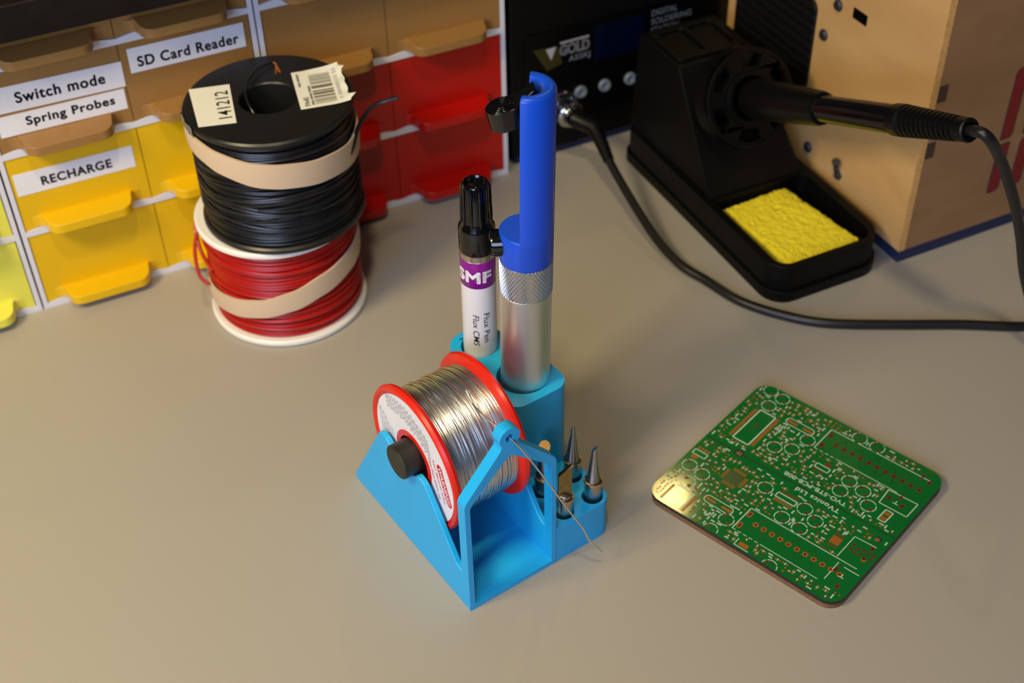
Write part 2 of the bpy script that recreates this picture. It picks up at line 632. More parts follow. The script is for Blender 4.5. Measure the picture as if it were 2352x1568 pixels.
def spool_body(t, m, hole=12.4, rad=37.0, h=54.0):
    b = MB()
    rim = [(hole, 0.0), (rad - 0.8, 0.0), (rad, 0.8), (rad, 2.4), (rad - 0.8, 3.2), (17, 3.2), (17, h - 3.2), (rad - 0.8, h - 3.2), (rad, h - 2.4), (rad, h - 0.8), (rad - 0.8, h), (hole + 0.6, h), (hole, h - 0.6)]
    b.lathe(rim, 96, closed=True)
    return b.build('spool', m, t)


def band(name, label, group, M, r, keys):
    """a flat rubber band round a wound reel; keys = (degrees, height, width), joined smoothly all the way round"""
    b = MB()
    v, f = [], []
    n = 120
    ks = sorted((k[0] % 360, k[1], k[2]) for k in keys)
    ks = ks + [(ks[0][0] + 360, ks[0][1], ks[0][2])]
    for i in range(n):
        d = 360 * i / n
        if d < ks[0][0]:
            d += 360
        for p, q in zip(ks, ks[1:]):
            if p[0] <= d <= q[0]:
                u = (d - p[0]) / (q[0] - p[0])
                u = u * u * (3 - 2 * u) * 0.5 + u * 0.5
                z, wd = p[1] + (q[1] - p[1]) * u, p[2] + (q[2] - p[2]) * u
                break
        a = R(d)
        for rr, dz in ((r, -0.5), (r + 1.0, -0.5), (r + 1.3, 0.0), (r + 1.0, 0.5), (r, 0.5)):
            v.append((rr * math.cos(a), rr * math.sin(a), z + dz * wd))
    for i in range(n):
        j = (i + 1) % n
        for k in range(5):
            l = (k + 1) % 5
            f.append((i * 5 + k, j * 5 + k, j * 5 + l, i * 5 + l))
    b.add(v, f)
    return tag(b.build(name, M_rubber, M=M, smooth=60), label, 'rubber band', group)


RS = place(-0.1062, 0.5095, 0.0003)
t = thing('wire_spool', 'white flanged reel of red hook-up wire, lower of the two stacked reels', 'wire reel', RS, 'stacked hook-up wire reels')
spool_body(t, M_spoolwht)
wb = MB()
wb.lathe([(17, 3.4), (32.8, 3.4), (32.8, 50.6), (17, 50.6)], 64)
winding(wb, 33.4, 4.4, 49.6, 1.75, 0.9, 0.6, extra=9)
wb.tube(spline([(-30, -17, 30), (-35.5, -9, 34), (-38.6, -1, 40), (-37.5, 4, 46), (-33, 9, 47.5)], 8), 0.9, 8)
wb.tube(spline([(-36, 3, 45), (-39, -6, 36), (-37.5, -14, 26), (-33, -17, 22)], 8), 0.9, 8)
wb.build('wire_winding', M_wirered, t)
band('rubber_band', 'tan rubber band around the lower reel of red wire', 'rubber bands round the wire reels', RS, 35.35, [(-180, 16.5, 9), (-150, 17.5, 9.5), (-124, 19.3, 10), (-101, 21.8, 10), (-78, 25.6, 10.5), (-54, 30, 11), (-26, 33, 10.5), (10, 35, 10), (90, 29, 10), (140, 21, 10)])

BS = place(-0.1016, 0.5082, 0.0545)
t = thing('wire_spool', 'black reel of black hook-up wire with paper stickers, on top of the red reel', 'wire reel', BS, 'stacked hook-up wire reels')
spool_body(t, M_spoolblk, rad=36.6, h=57.0)
wb = MB()
wb.lathe([(17, 3.4), (33.6, 3.4), (33.6, 53.6), (17, 53.6)], 64)
winding(wb, 34.2, 4.2, 52.8, 1.55, 0.8, 1.0, extra=16)
wb.build('wire_winding', M_wireblk, t)
we = MB()
we.tube(spline([(30, -17, 33), (34.6, -12.5, 37.5), (37.5, -4, 43.5), (43, 2.4, 49), (48.8, 4.4, 51), (55, 4.1, 53)], 8), 0.95, 8)
we.build('wire_end', M_wireblk, t)
we = MB()
we.tube(spline([(3, -3, 34), (-3.3, -10.2, 52), (-8.6, -3, 58.6), (-9.6, 10, 59.4), (-7.0, 20.4, 59.0), (-1.2, 28.4, 58.2)], 8), 0.55, 8)
wo = we.build('wire_end', M_wireblk, t, label='thin black wire curling out of the reel bore')
we = MB()
for k in range(9):
    a = k * 0.7
    we.tube(spline([(-1.4, 28.2, 58.2), (0.2 + 0.2 * math.cos(a), 27.0 + 0.2 * math.sin(a), 57.9), (1.0 + 0.5 * math.cos(a), 24.4 + 0.4 * math.sin(a), 57.6), (2.0 + 1.2 * math.cos(a), 20.0 + 1.0 * math.sin(a * 1.7), 57.35)], 4), 0.16, 5)
we.build('copper_strands', M_copper, wo, label='frayed bare copper strands')
# the two stickers on the upper flange
s1 = MB()
q = [(-35.3, 8.0), (-18.2, 11.6), (-10.9, -19.3), (-26.4, -22.0)]
s1.prism(q, 57.05, 57.2)
ang = math.degrees(math.atan2(31.7, -7.6))
Ms = T(-17.6, -4.8, 0) @ RZ(ang)
s1.text('141212', -11.2, 11.2, -1.9, 3.8, 57.24, 1, Ms, bold=0.01)
s1.build('sticker', [M_sticker, M_ink], t, smooth=0, label='cream paper sticker printed 141212')
s2 = MB()
e1, e2 = Vector((19.6, 5.4)) / 20.3, Vector((-7.3, 29.5)) / 30.4
o0 = Vector((15.1, -10.4))


def lab2(a, b, z=0.0):
    """a along the bars 0..21, b across them 0..31; the outer edge curls up"""
    p = o0 + e1 * a + e2 * b
    lift = 0.0
    if a > 13:
        lift = 0.020 * (a - 13) ** 2 * (1 + 0.35 * math.sin(b * 0.55)) * (0.6 + 0.4 * (b / 31))
    if b > 24:
        lift += 0.02 * (b - 24) ** 2 * max(0, (a - 6) / 15)
    return (p.x, p.y, 57.08 + lift + z)


NA, NB = 26, 30
vv, ff = [], []
for i in range(NA + 1):
    for j in range(NB + 1):
        a, b = 21.5 * i / NA, 31.3 * j / NB
        if i == NA:
            a += 0.3 * math.sin(j * 0.8) + (2.6 if j == 3 else 1.2 if j in (2, 4) else 0) + (-2.2 if j > 27 else 0) + (1.3 if j == 25 else 0)
        vv.append(lab2(a, b))
for i in range(NA):
    for j in range(NB):
        k = i * (NB + 1) + j
        ff.append((k, k + NB + 1, k + NB + 2, k + 1))
s2.add(vv, ff)
bpos = 2.5
for wd, gap in [(0.5, .6), (.5, .5), (1.0, .6), (.5, .7), (1.5, .8), (2.0, .5), (1.2, 1.6), (2.4, 1.0), (.5, .5), (.9, .6), (.5, .6), (.9, .5), (.5, .6), (.9, .7), (.5, .6)]:
    for k in range(8):
        a0_, a1_ = 6.8 + 9.2 * k / 8, 6.8 + 9.2 * (k + 1) / 8
        s2.add([lab2(a0_, bpos, .05), lab2(a1_, bpos, .05), lab2(a1_, bpos + wd, .05), lab2(a0_, bpos + wd, .05)], [(0, 1, 2, 3)], 2)
    bpos += wd + gap
wrapf = lambda v: Vector(lab2(v.y, v.x, .06))
s2.text('PA45', 2.0, 9.0, 4.6, 2.2, 0, 1, wrap=wrapf, strip=1.5, bold=0.02)
for a0_, b0_, b1_ in ((5.3, 2, 6), (5.3, 6.6, 12), (5.3, 12.6, 18), (1.7, 18, 22), (1.7, 22.6, 29)):
    s2.add([lab2(a0_, b0_, .05), lab2(a0_ + 1.0, b0_, .05), lab2(a0_ + 1.0, b1_, .05), lab2(a0_, b1_, .05)], [(0, 1, 2, 3)], 3)
s2.text('5 00000110 55', 3, 28, 18.9, 17.3, 0, 3, wrap=wrapf, strip=1.5, bold=0.0)
s2.build('sticker', [M_sticker, M_ink, M_bar, M_greyink], t, smooth=40, label='curled barcode sticker printed PA45')
r5 = random.Random(9)
tp = MB()
v, f = [], []
for i in range(15):
    a = R(186 + 2.3 * i)
    for k in range(4):
        v.append(((36.9 + r5.uniform(0, .5)) * math.cos(a), (36.9 + r5.uniform(0, .5)) * math.sin(a), 52.6 + 1.6 * k + r5.uniform(-.35, .35)))
for i in range(14):
    for k in range(3):
        q_ = i * 4 + k
        f.append((q_, q_ + 4, q_ + 5, q_ + 1))
tp.add(v, f)
tp.build('tape_scrap', M_tape, t, smooth=0, label='crumpled scrap of clear tape on the rim')
band('rubber_band', 'tan rubber band around the upper reel of black wire', 'rubber bands round the wire reels', BS, 35.95, [(-165, 48.6, 9), (-137, 47.4, 9.5), (-121, 45.4, 10.5), (-91, 41.6, 11.8), (-77, 40.5, 11.8), (-49, 38.2, 11.5), (-20, 36.5, 11), (60, 40, 11), (130, 46, 10)])

# ------------------------------------------------------------------ the blue printed holder
H = place(-0.0182, 0.3198, 0, 34.285)
t = thing('tool_holder', 'cyan 3D printed soldering tool holder in the middle of the bench', 'tool holder', H)
MB().box(2.35, 38.0, 4.55, 82, 0, 2.3).build('base', M_blue, t)
arc = [(40 + 7.45 * math.cos(R(a)), 50 + 7.45 * math.sin(R(a))) for a in range(-32, -149, -9)]
side = [(4.55, 0), (87, 0, 1.2), (59.2, 48.6, 3), (54.5, 48.4, 2.5), (48.5, 45.3, 2)] + [(x, y) for x, y in arc] + [(31.8, 47.3, 2.5), (27.8, 46.0, 4), (8.0, 20.0, 3), (4.55, 19.2)]
side = fillet(side, 6)
MB().prism(side, 0, 2.35, M=YZX).build('side_panel', M_blue, t, bevel=0.35)
MB().prism(side, 38.0, 40.3, M=YZX).build('side_panel', M_blue, t, bevel=0.35)
outer = fillet([(0, 0), (40.3, 0), (40.3, 59, 4.5), (24.2, 77.0, 1.2)] + [(x, y) for x, y in circle(20.15, 81.4, 4.4, 22, R(-36), R(216))] + [(16.1, 77.0, 1.2), (0, 59, 4.5)], 6)
inner = fillet([(2.35, 2.4), (38.0, 2.4), (38.0, 56.6, 3.5), (20.15, 73.4, 2.0), (2.35, 56.6, 3.5)], 6)
MB().prism(outer, -4.6, 0, holes=[inner, circle(20.15, 81.4, 1.7, 20)], M=XZY).build('wire_guide', M_blue, t, bevel=0.3)
TIPS = [(62.1, 5.8), (62.2, 19.3), (48.2, 6.0), (47.9, 19.8)]
tray = fillet([(40.3, 0.3), (68, 0.3, 5.5), (68, 28), (40.3, 28)], 6)
MB().prism(tray, 3, 19, holes=[circle(x, y, 4.15, 32) for x, y in TIPS]).prism(fillet([(40.3, 0.3), (68, 0.3, 5.5), (68, 28), (40.3, 28)], 6), 0, 3).build('tip_tray', M_blue, t, bevel=0.3)
tower = fillet([(41, 27.8, 6), (68, 27.8, 6.5), (68, 51, 6), (63, 57.5, 2), (41, 57.5)], 7)
MB().prism(tower, 5, 60, holes=[circle(55.2, 41.8, 10.25, 48)]).prism(tower, 0, 5).build('pump_socket', M_blue, t, bevel=0.4)
pen = fillet([(40.6, 57.6), (63, 57.6), (63, 77, 9), (40.6, 77, 9)], 8)
MB().prism(pen, 5, 60, holes=[circle(51.6, 66.3, 7.35, 40)]).prism(pen, 0, 5).build('pen_socket', M_blue, t, bevel=0.4)

# the rod that carries the solder reel
Mrod = H @ Matrix.Translation((0, 0.040, 0.050)) @ RY(90)
tag(MB().lathe([(0, -4.2), (6.6, -4.2), (7.0, -3.8), (7.0, 43.6), (6.6, 44.0), (0, 44.0)], 48).build('axle_rod', M_blackprint, M=Mrod),
    'short black printed rod lying in the notches of the cyan holder', 'rod')

# solder reel (axis along the rod)
SOL = H @ Matrix.Translation((0, 0.040, 0.0476)) @ RY(90) @ RZ(180)
# in this frame: z along the axle; x = up (holder z), y = -(holder y)
t = thing('solder_reel', 'red flanged reel of bright solder wire hanging on the black rod', 'solder reel', SOL)
b = MB()
for z0, s in ((2.9, 1), (36.9, -1)):
    prof = [(9.6, 0.9), (27.0, 0.9), (27.6, 0.3), (28.4, 0.0), (29.4, 0.4), (30.0, 1.6), (29.6, 3.0), (28.4, 3.6), (9.6, 3.6)]
    b.lathe([(r, z0 + s * z) for r, z in (prof if s > 0 else prof[::-1])], 96, closed=True)
b.lathe([(9.6, 3.5), (9.6, 36.3), (12, 36.3), (12, 3.5)], 64, closed=True)
b.build('reel_body', M_red, t)
sw = MB()
sw.lathe([(12.2, 6.6), (25.2, 6.6), (25.2, 33.2), (12.2, 33.2)], 64)
winding(sw, 25.45, 6.9, 32.9, 0.74, 0.45, 0.5, seg=84, side=9, extra=10)
sw.build('solder_winding', M_solder, t)
# paper label on the outer face: coordinates p = towards the front, q = up, seen from outside
lb = MB()
FM = Matrix(((0, 1, 0, 0), (1, 0, 0, 0), (0, 0, -1, 0), (0, 0, 0, 1)))     # (p, q, n) -> local (x=q, y=p, z=-n)
FMz = Matrix.Translation((0, 0, 3.72)) @ FM
lb.ring(0, 0, 9.8, 26.6, 0.0, 0, FMz, n=96)


def bar(x0, x1, q, h, mi, M):
    x = x0
    while x < x1 - 0.6:
        l = min(rnd.uniform(1.0, 3.0), x1 - x)
        lb.rect(x, x + l, q, q + h, 0.05, mi, M)
        x += l + 0.45


MW = FMz @ T(20.5, 2.5, 0) @ RZ(-70)          # block on the front side, reading downwards
lb.prism(fillet([(-9.4, -1.5, 1.7), (9.4, -1.5, 1.7), (9.4, 2.1, 1.7), (-9.4, 2.1, 1.7)], 5), 0.01, 0.04, mi=2, M=MW)
lb.text('WARNING!', -8.2, 8.2, -0.85, 1.45, 0.06, 0, MW, bold=0.02)
MW2 = FMz @ T(17.0, 1.3, 0) @ RZ(-70)
lb.text('Read Material Safety', -10, 9.5, -0.6, 1.1, 0.05, 2, MW2, bold=0.005)
MW3 = FMz @ T(14.3, 0.2, 0) @ RZ(-70)
lb.text('Data Sheet before use', -9.5, 8.0, -0.6, 1.1, 0.05, 2, MW3, bold=0.005)
MG = FMz @ T(3.0, 19.0, 0) @ RZ(-70)
for k in range(13):
    x = -22 + k * 1.9
    ln = 4.5 + 0.30 * k
    Mk = FMz @ T(-17.5 + k * 2.3, 17.2 + 3.2 * math.sin(k / 12 * PI) - k * 0.15, 0) @ RZ(-78)
    bar(-3.2 - 0.1 * k, 3.4 + 0.22 * k, -0.15, 0.36, 1, Mk)
    Mk = FMz @ T(-16.4 + k * 2.3, 17.0 + 3.2 * math.sin(k / 12 * PI) - k * 0.15, 0) @ RZ(-78)
    bar(-3.2, 3.0 + 0.18 * k, -0.15, 0.36, 1, Mk)
for k in range(6):
    Mk = FMz @ T(-23.5 + k * 1.7, 4.0 - k * 0.8, 0) @ RZ(-80)
    bar(-7.5 + k * 0.7, 6.5 - k * 1.2, -0.15, 0.34, 1, Mk)
lb.build('paper_label', [M_paper, M_greyink, M_redink], t, smooth=0, label='round white paper label with red WARNING! box')
# loose solder end through the guide eye (holder coordinates brought into the reel frame)
inv = SOL.inverted() @ H


def hp(u, v, wv):
    p = inv @ Vector((u * 0.001, v * 0.001, wv * 0.001))
    return p * 1000


we = MB()
path = [hp(25.5, 36, 73.3), hp(24.6, 29, 71.4), hp(22.8, 18, 74.8), hp(20.6, 6.5, 80.6), hp(20.15, 2.3, 81.4), hp(22.6, -1.2, 77.2), hp(29.8, -3.6, 61.8), hp(39.4, -7, 39.4), hp(45.6, -9, 25.5), hp(48.6, -10.5, 16.6), hp(53.0, -12.2, 9.2)]
we.tube(spline(path, 8), 0.36, 8)
we.build('solder_end', M_solder, t)


# ------------------------------------------------------------------ soldering tips
def tip(label, x, y, kind):
    t = thing('soldering_tip', label, 'soldering tip', H @ Matrix.Translation((x * 0.001, y * 0.001, 0.0031)), 'soldering tips standing in the tray of the cyan holder')
    lean = {'bevel': (-1.0, 1.5), 'cone': (-1, 1.5), 'knife': (0, 1), 'hoof': (1.5, 1)}[kind]
    Mt = RX(lean[0]) @ RY(lean[1])
    b = MB()
    b.lathe([(0, 0), (3.3, 0), (3.35, 0.4), (3.35, 23.2)], 32, M=Mt)
    b.build('sleeve', M_tip, t)
    MB().lathe([(3.2, 23.2), (3.65, 23.4), (3.75, 23.9), (3.6, 24.5), (3.0, 24.7)], 32, M=Mt).build('collar', M_tipring, t, label='gold coloured collar ring')
    c = MB()
    if kind == 'cone':
        c.lathe([(3.0, 24.4), (2.75, 24.9), (1.5, 35), (1.2, 36.2), (0.75, 41.2), (0.4, 42.0), (0, 42.2)], 28, M=Mt)
        c.build('point', M_tip, t)
    elif kind == 'bevel':
        n = 28
        prof = [(3.0, 24.4), (2.7, 24.9), (1.35, 36.2), (1.3, 36.8), (1.0, 40.0)]
        c.lathe(prof, n, M=Mt)
        ring1 = [(1.0 * math.cos(2 * PI * k / n), 1.0 * math.sin(2 * PI * k / n), 40.0 + 1.1 * (1 + math.sin(2 * PI * k / n + 2.2))) for k in range(n)]
        ring0 = [(1.0 * math.cos(2 * PI * k / n), 1.0 * math.sin(2 * PI * k / n), 40.0) for k in range(n)]
        c.add(ring0 + ring1, [(k, (k + 1) % n, n + (k + 1) % n, n + k) for k in range(n)] + [tuple(range(n, 2 * n))], M=Mt)
        c.build('point', M_tip, t)
    elif kind == 'knife':
        c.lathe([(3.0, 24.4), (2.7, 24.8), (2.5, 26.0), (0, 26.2)], 28, M=Mt)
        blade = [(-2.6, 24.8), (2.6, 24.8), (2.7, 41.6), (2.2, 41.4), (-2.6, 36.2)]
        c.prism(blade, -0.9, 0.9, mi=1, M=Mt @ RZ(-28) @ XZY)
        c.build('blade', [M_tip, M_tipblade], t, bevel=0.15, label='flat slanted blade')
    else:
        n = 28
        c.lathe([(3.0, 24.4), (2.4, 24.9), (2.3, 26.0), (2.2, 38.5)], n, M=Mt)
        ring0 = [(2.2 * math.cos(2 * PI * k / n), 2.2 * math.sin(2 * PI * k / n), 38.5) for k in range(n)]
        ring1 = [(2.2 * math.cos(2 * PI * k / n), 2.2 * math.sin(2 * PI * k / n), 41.2 + 1.0 * math.sin(2 * PI * k / n + 0.6)) for k in range(n)]
        c.add(ring0 + ring1, [(k, (k + 1) % n, n + (k + 1) % n, n + k) for k in range(n)], M=Mt)
        c.add(ring1, [tuple(range(n))], 1, M=Mt)
        c.build('point', [M_tip, M_tipring], t, label='round shaft cut off at a slant')


tip('pointed soldering tip with a small flattened end in the outer front hole of the tray', *TIPS[0], 'bevel')
tip('tallest sharply conical soldering tip in the outer rear hole by the tower', *TIPS[1], 'cone')
tip('knife shaped soldering tip with a flat slanted blade behind the wire guide post', *TIPS[2], 'knife')
tip('thick round soldering tip with a slanted end, visible through the wire guide', *TIPS[3], 'hoof')

# ------------------------------------------------------------------ solder sucker
PUMP = H @ Matrix.Translation((0.0552, 0.0418, 0.0052)) @ RZ(-34.285) @ RY(1.0) @ RX(-0.3)     # local x = world x, y = away
t = thing('solder_sucker', 'blue and silver solder sucker standing in the tall cyan socket', 'solder sucker', PUMP)
MB().lathe([(0, 0), (8.9, 0), (9.55, 0.7), (9.55, 98.0), (9.3, 98.2)], 64).build('barrel', M_alu, t)
kn = MB()
kn.lathe([(9.3, 98.0), (9.55, 98.2), (9.55, 112.2), (9.2, 112.4)], 64)
for s in (1, -1):
    for k in range(44):
        a0 = 2 * PI * k / 44
        kn.tube([(9.58 * math.cos(a0 + s * 0.105 * j), 9.58 * math.sin(a0 + s * 0.105 * j), 98.3 + 13.8 * j / 9) for j in range(10)], 0.22, 4)
kn.build('knurled_collar', M_knurl, t)
hs = MB()
hs.lathe([(0, 112.0), (9.2, 112.0), (9.75, 112.5), (9.75, 124.2), (9.3, 125.0), (0, 125.0)], 64)
hs.lathe([(5.7, 112.6), (9.77, 112.6), (9.77, 181.4), (9.2, 182.4), (8.4, 182.8), (6.8, 182.8), (6.0, 182.3), (5.7, 181.4)], 40, a0=R(254), a1=R(254 + 188), closed=True)
hs.build('housing', M_bluehouse, t, bevel=0.3)
kb = MB()
Mk = T(-3.2, -0.8, 174.6) @ RZ(6) @ RY(-14)
kb.prism(fillet([(-10.4, -5.4, 5.2), (1.5, -4.4, 3), (1.5, 4.4, 3), (-10.4, 5.4, 5.2)], 8), -5.0, 2.6, M=Mk)
for rr in (2.0, 3.2, 4.4):
    kb.tube([(-5.0 + rr * math.cos(2 * PI * k / 32), rr * math.sin(2 * PI * k / 32), 2.75) for k in range(32)], 0.3, 6, True, M=Mk)
Ma = T(-3.2, -0.8, 175.6) @ RZ(6) @ RY(-42)
kb.prism(fillet([(-2.0, -3.2), (8.8, -2.9, 1.2), (8.8, 2.9, 1.2), (-2.0, 3.2)], 4), -1.6, 1.7, M=Ma)
kb.build('plunger_knob', M_blackgloss, t, bevel=0.5)
MB().lathe([(0, 0), (0, 0.001), (5.0, 0.001), (5.0, 12.5), (4.6, 13.4), (3.6, 13.5), (3.4, 13.2), (0, 13.2)], 36, M=T(0.5, 0.6, 119.2) @ RY(-90) @ RX(6)).build('release_button', M_blackgloss, t)

# ------------------------------------------------------------------ flux pen
PEN = H @ Matrix.Translation((0.0516, 0.0663, 0.0052)) @ RZ(-34.285) @ RY(0.5)
t = thing('flux_pen', 'white flux pen with purple band and ribbed black cap in the rear socket', 'pen', PEN)
pr = MB()
pr.lathe([(0, 0), (5.9, 0), (6.6, 0.8), (6.72, 2), (6.72, 88.8)], 64)
pr.lathe([(6.72, 88.8), (6.75, 88.85), (6.75, 100.9), (6.72, 100.95)], 64, mi=1)
pr.lathe([(6.72, 100.95), (6.66, 101.0), (6.66, 103.9), (0, 103.95)], 64, mi=3)


def penwrap(a_mid, r, z0, horiz=True):
    def f(v):
        if horiz:
            a = a_mid + v.x / r
            return Vector((r * math.cos(a), r * math.sin(a), z0 + v.y))
        a = a_mid + v.y / r
        return Vector((r * math.cos(a), r * math.sin(a), z0 - v.x))
    return f


pr.text('SMF', -8.0, 6.4, -2.45, 2.45, 0, 4, wrap=penwrap(R(270 - 10), 6.80, 94.2), fat=0.34, spacing=1.05)
pr.text('Flux Pen', 0, 14.6, -1.1, 1.3, 0, 2, wrap=penwrap(R(270 + 24), 6.77, 76.5, False), bold=0.004)
pr.text('Flux CMS', 0, 15.6, -1.1, 1.3, 0, 2, wrap=penwrap(R(270 - 12), 6.77, 76.0, False), shear=0.2, bold=0.004)
pr.build('barrel', [M_penwhite, M_purple, M_ink, M_silver, M_whiteink], t)
cp = MB()
cp.lathe([(0, 103.5), (6.5, 103.5), (6.9, 103.9), (6.9, 113.6), (6.6, 114.6), (5.5, 116.6), (5.3, 117.4), (4.95, 132.2), (4.5, 133.0), (4.1, 133.1), (3.6, 132.2), (3.4, 131.2), (0, 130.8)], 64)
for k in range(10):
    a = 2 * PI * k / 10
    cp.tube([(5.62 * math.cos(a), 5.62 * math.sin(a), 115.9), (5.42 * math.cos(a), 5.42 * math.sin(a), 118), (5.05 * math.cos(a), 5.05 * math.sin(a), 131.6), (4.5 * math.cos(a), 4.5 * math.sin(a), 132.9)], [0.3, 0.62, 0.62, 0.4], 8)
cp.build('cap', M_blackgloss, t)

# ------------------------------------------------------------------ circuit board coaster
PCB = place(0.113, 0.377, 0, -42.5)
t = thing('circuit_board_coaster', 'green printed circuit board coaster on cork at the right', 'coaster', PCB)
X0, X1, Y0, Y1 = -42.6, 46.6, -43.0, 42.8
shape = [(X0, Y0, 7), (X1, Y0, 7), (X1, Y1, 7), (X0, Y1, 7)]
pc = MB()
pc.prism(fillet(shape, 8), 2.6, 4.4, mi=5, mtop=0)
Z = 4.42
G, S_, P_, PH, DK = 0, 1, 2, 3, 4


def inside(x, y, m=1.2):
    return X0 + m < x < X1 - m and Y0 + m < y < Y1 - m and math.hypot(max(abs(x - 2) - 37.6, 0), max(abs(y) - 35.9, 0)) < 7 - m


def cap_ring(x, y):
    n = 30
    for i in range(n):
        a0, a1 = 2 * PI * i / n, 2 * PI * (i + 1) / n
        am = (a0 + a1) / 2
        if inside(x + 3.1 * math.cos(am), y + 3.1 * math.sin(am), 0.5) and abs(math.sin(2 * am)) < 0.985:
            pc.ring(x, y, 2.95, 3.3, Z + .04, S_, n=1, a0=a0, a1=a1)
    for sx in (-1, 1):
        px, py = x + 2.3 * sx, y
        px, py = x + sx * 2.2 * math.cos(R(40)), y - sx * 2.2 * math.sin(R(40))
        if inside(px, py):
            pc.poly(circle(px, py, 0.85, 14), Z + .03, PH)
            pc.poly(circle(px, py, 0.4, 10), Z + .05, DK)


keep = []
circ = [(-30.1, 38.6), (-32.3, 31.3), (-36.8, 39.7), (-8.4, 24.4), (-16.8, 12.1), (-10.6, 15.8), (7.6, 39.6), (15.9, 39.6), (-37.7, -19.2), (-30.7, -20.2), (-32.8, -27.3), (-6.9, -9.5), (17.0, 15.6), (16.9, 8.7), (24.1, 14.4), (29.7, 9.0), (11.4, -8.9), (6.9, -18.5), (15.3, -19.0), (18.0, -11.7), (-9.2, -33.9), (-11.2, -42.2), (16.7, -42.6)]
for x, y in circ:
    cap_ring(x, y)
    keep.append((x - 3.4, x + 3.4, y - 3.4, y + 3.4))


def outline(pts, wd=0.4, close=True):
    for i in range(len(pts) if close else len(pts) - 1):
        pc.line(pts[i], pts[(i + 1) % len(pts)], wd, Z + .04, S_)


# chip outlines with their rows of legs
outline([(-33.6, 26.9), (-25.9, 26.9), (-25.9, 5.9), (-33.6, 5.9)], 0.55)
outline([(-35.0, -31.2), (-26.6, -31.2), (-26.6, -41.8)], 0.5, False)
pc.poly([(-31, 13), (-28.5, 18), (-29.3, 21), (-30.6, 17)], Z + .02, DK)
for xa, xb, ya, yb in ((-36.0, -34.5, 6, 26.3), (-25.2, -23.7, 6.5, 27.0), (-36.6, -35.4, -41.4, -32), (-26.1, -24.7, -41.6, -31.5)):
    n = int((yb - ya) / 0.62)
    for i in range(n):
        y = ya + (yb - ya) * i / n
        pc.rect(xa, xb, y, y + 0.46, Z + .03, P_)
keep += [(-37, -23, 5, 28), (-37, -24, -42, -31)]
for oy in (0, -58.6):
    c1 = [(-4.1, 22.7 + oy), (-4.1, 36.4 + oy)]
    if oy:
        c1 = [(-5.0, -35.8), (-5.0, -22.4)]
    outline([c1[0], c1[1]], 0.4, False)
    x_end = 42 if not oy else 43
    outline([c1[1], (x_end, c1[1][1] + .4)], 0.35, False)
    x = c1[0][0]
    while x < 33.5:
        pc.line((x, c1[0][1]), (x + (1.6 if x < 6 else 2.6), c1[0][1]), 0.3, Z + .04, S_)
        x += 2.6
    for px, py in ((-2.4, 33.1 + oy), (-2.4, 25.9 + oy)):
        if oy:
            px -= 1.1
        pc.poly(fillet([(px - .95, py - 1.7, .9), (px + .95, py - 1.7, .9), (px + .95, py + 1.7, .9), (px - .95, py + 1.7, .9)], 4), Z + .03, P_ if oy else PH)
        pc.poly(fillet([(px - .4, py - 1.1, .35), (px + .4, py - 1.1, .35), (px + .4, py + 1.1, .35), (px - .4, py + 1.1, .35)], 4), Z + .05, 5)
    for k in range(11):
        px = (2.3 + 3.87 * k) if not oy else (1.2 + 3.82 * k)
        py = 29.6 + oy + (0.4 if oy else 0)
        pc.poly(circle(px, py, 1.25, 18), Z + .03, P_ if oy else PH)
        pc.poly(circle(px, py, 0.55, 12), Z + .05, 5)
        dx = 3 if k % 2 else -3
        if k < 8:
            pc.line((px, py - 1.2), (px + dx * .5, py - 4.6), 0.25, Z + .01, DK)
            pc.line((px, py + 1.2), (px - dx * .6, py + 4.6), 0.25, Z + .01, DK)
    keep.append((-6, 46, 22.3 + oy, 36.8 + oy))
    # crystal outline with two long pads
    y = 29.2 + oy
    xo = 0 if not oy else -0.8
    pc.prism(fillet([(-21.7 + xo, y - .6, .5), (-16.4 + xo, y - .6, .5), (-16.4 + xo, y + .6, .5), (-21.7 + xo, y + .6, .5)], 3), Z, Z + .03, mi=P_)
    pc.prism(fillet([(-13.8 + xo, y - .6, .5), (-8.6 + xo, y - .6, .5), (-8.6 + xo, y + .6, .5), (-13.8 + xo, y + .6, .5)], 3), Z, Z + .03, mi=P_)
    outline([(-20 + xo, y + 1.9), (-10.5 + xo, y + 1.9)], 0.35, False)
    outline([(-20 + xo, y - 1.9), (-10.5 + xo, y - 1.9)], 0.35, False)
    pc.ring(-20 + xo, y, 1.75, 2.1, Z + .04, S_, n=12, a0=R(90), a1=R(270))
    pc.ring(-10.5 + xo, y, 1.75, 2.1, Z + .04, S_, n=12, a0=R(-90), a1=R(90))
    keep.append((-23, -7.5, y - 2.2, y + 2.2))
# the cut line between the two boards, its slot and hole
pc.line((X0 + .3, -0.65), (X1 - .3, 0.85), 0.45, Z + .02, 5)
pc.rect(-28.0, -24.2, -1.9, 1.2, Z + .03, 5)
pc.rect(-27.2, -24.6, -1.5, 0.5, Z + .04, 6)
pc.poly(circle(41.6, -3.9, 1.5, 22), Z + .03, 5)
pc.poly(circle(41.4, -4.2, 1.1, 22), Z + .04, 6)
keep += [(-29, -23, -3, 2), (39.5, 44, -6, -2), (X0, X1, -1.4, 1.6)]
# lettering, upside down in this view
Mr = RZ(180 + 1.5)
pc.text('TVO-STB-PCB-00B', -22.9, 5.6, -3.9, -1.75, Z + .05, S_, Mr, bold=0.012, spacing=1.05)
pc.text('TVonics Ltd', -22.6, -2.6, 0.75, 3.1, Z + .05, S_, Mr, bold=0.012, spacing=1.1)
keep += [(-6.5, 24, 1, 4.6), (1.5, 24, -3.6, 0)]
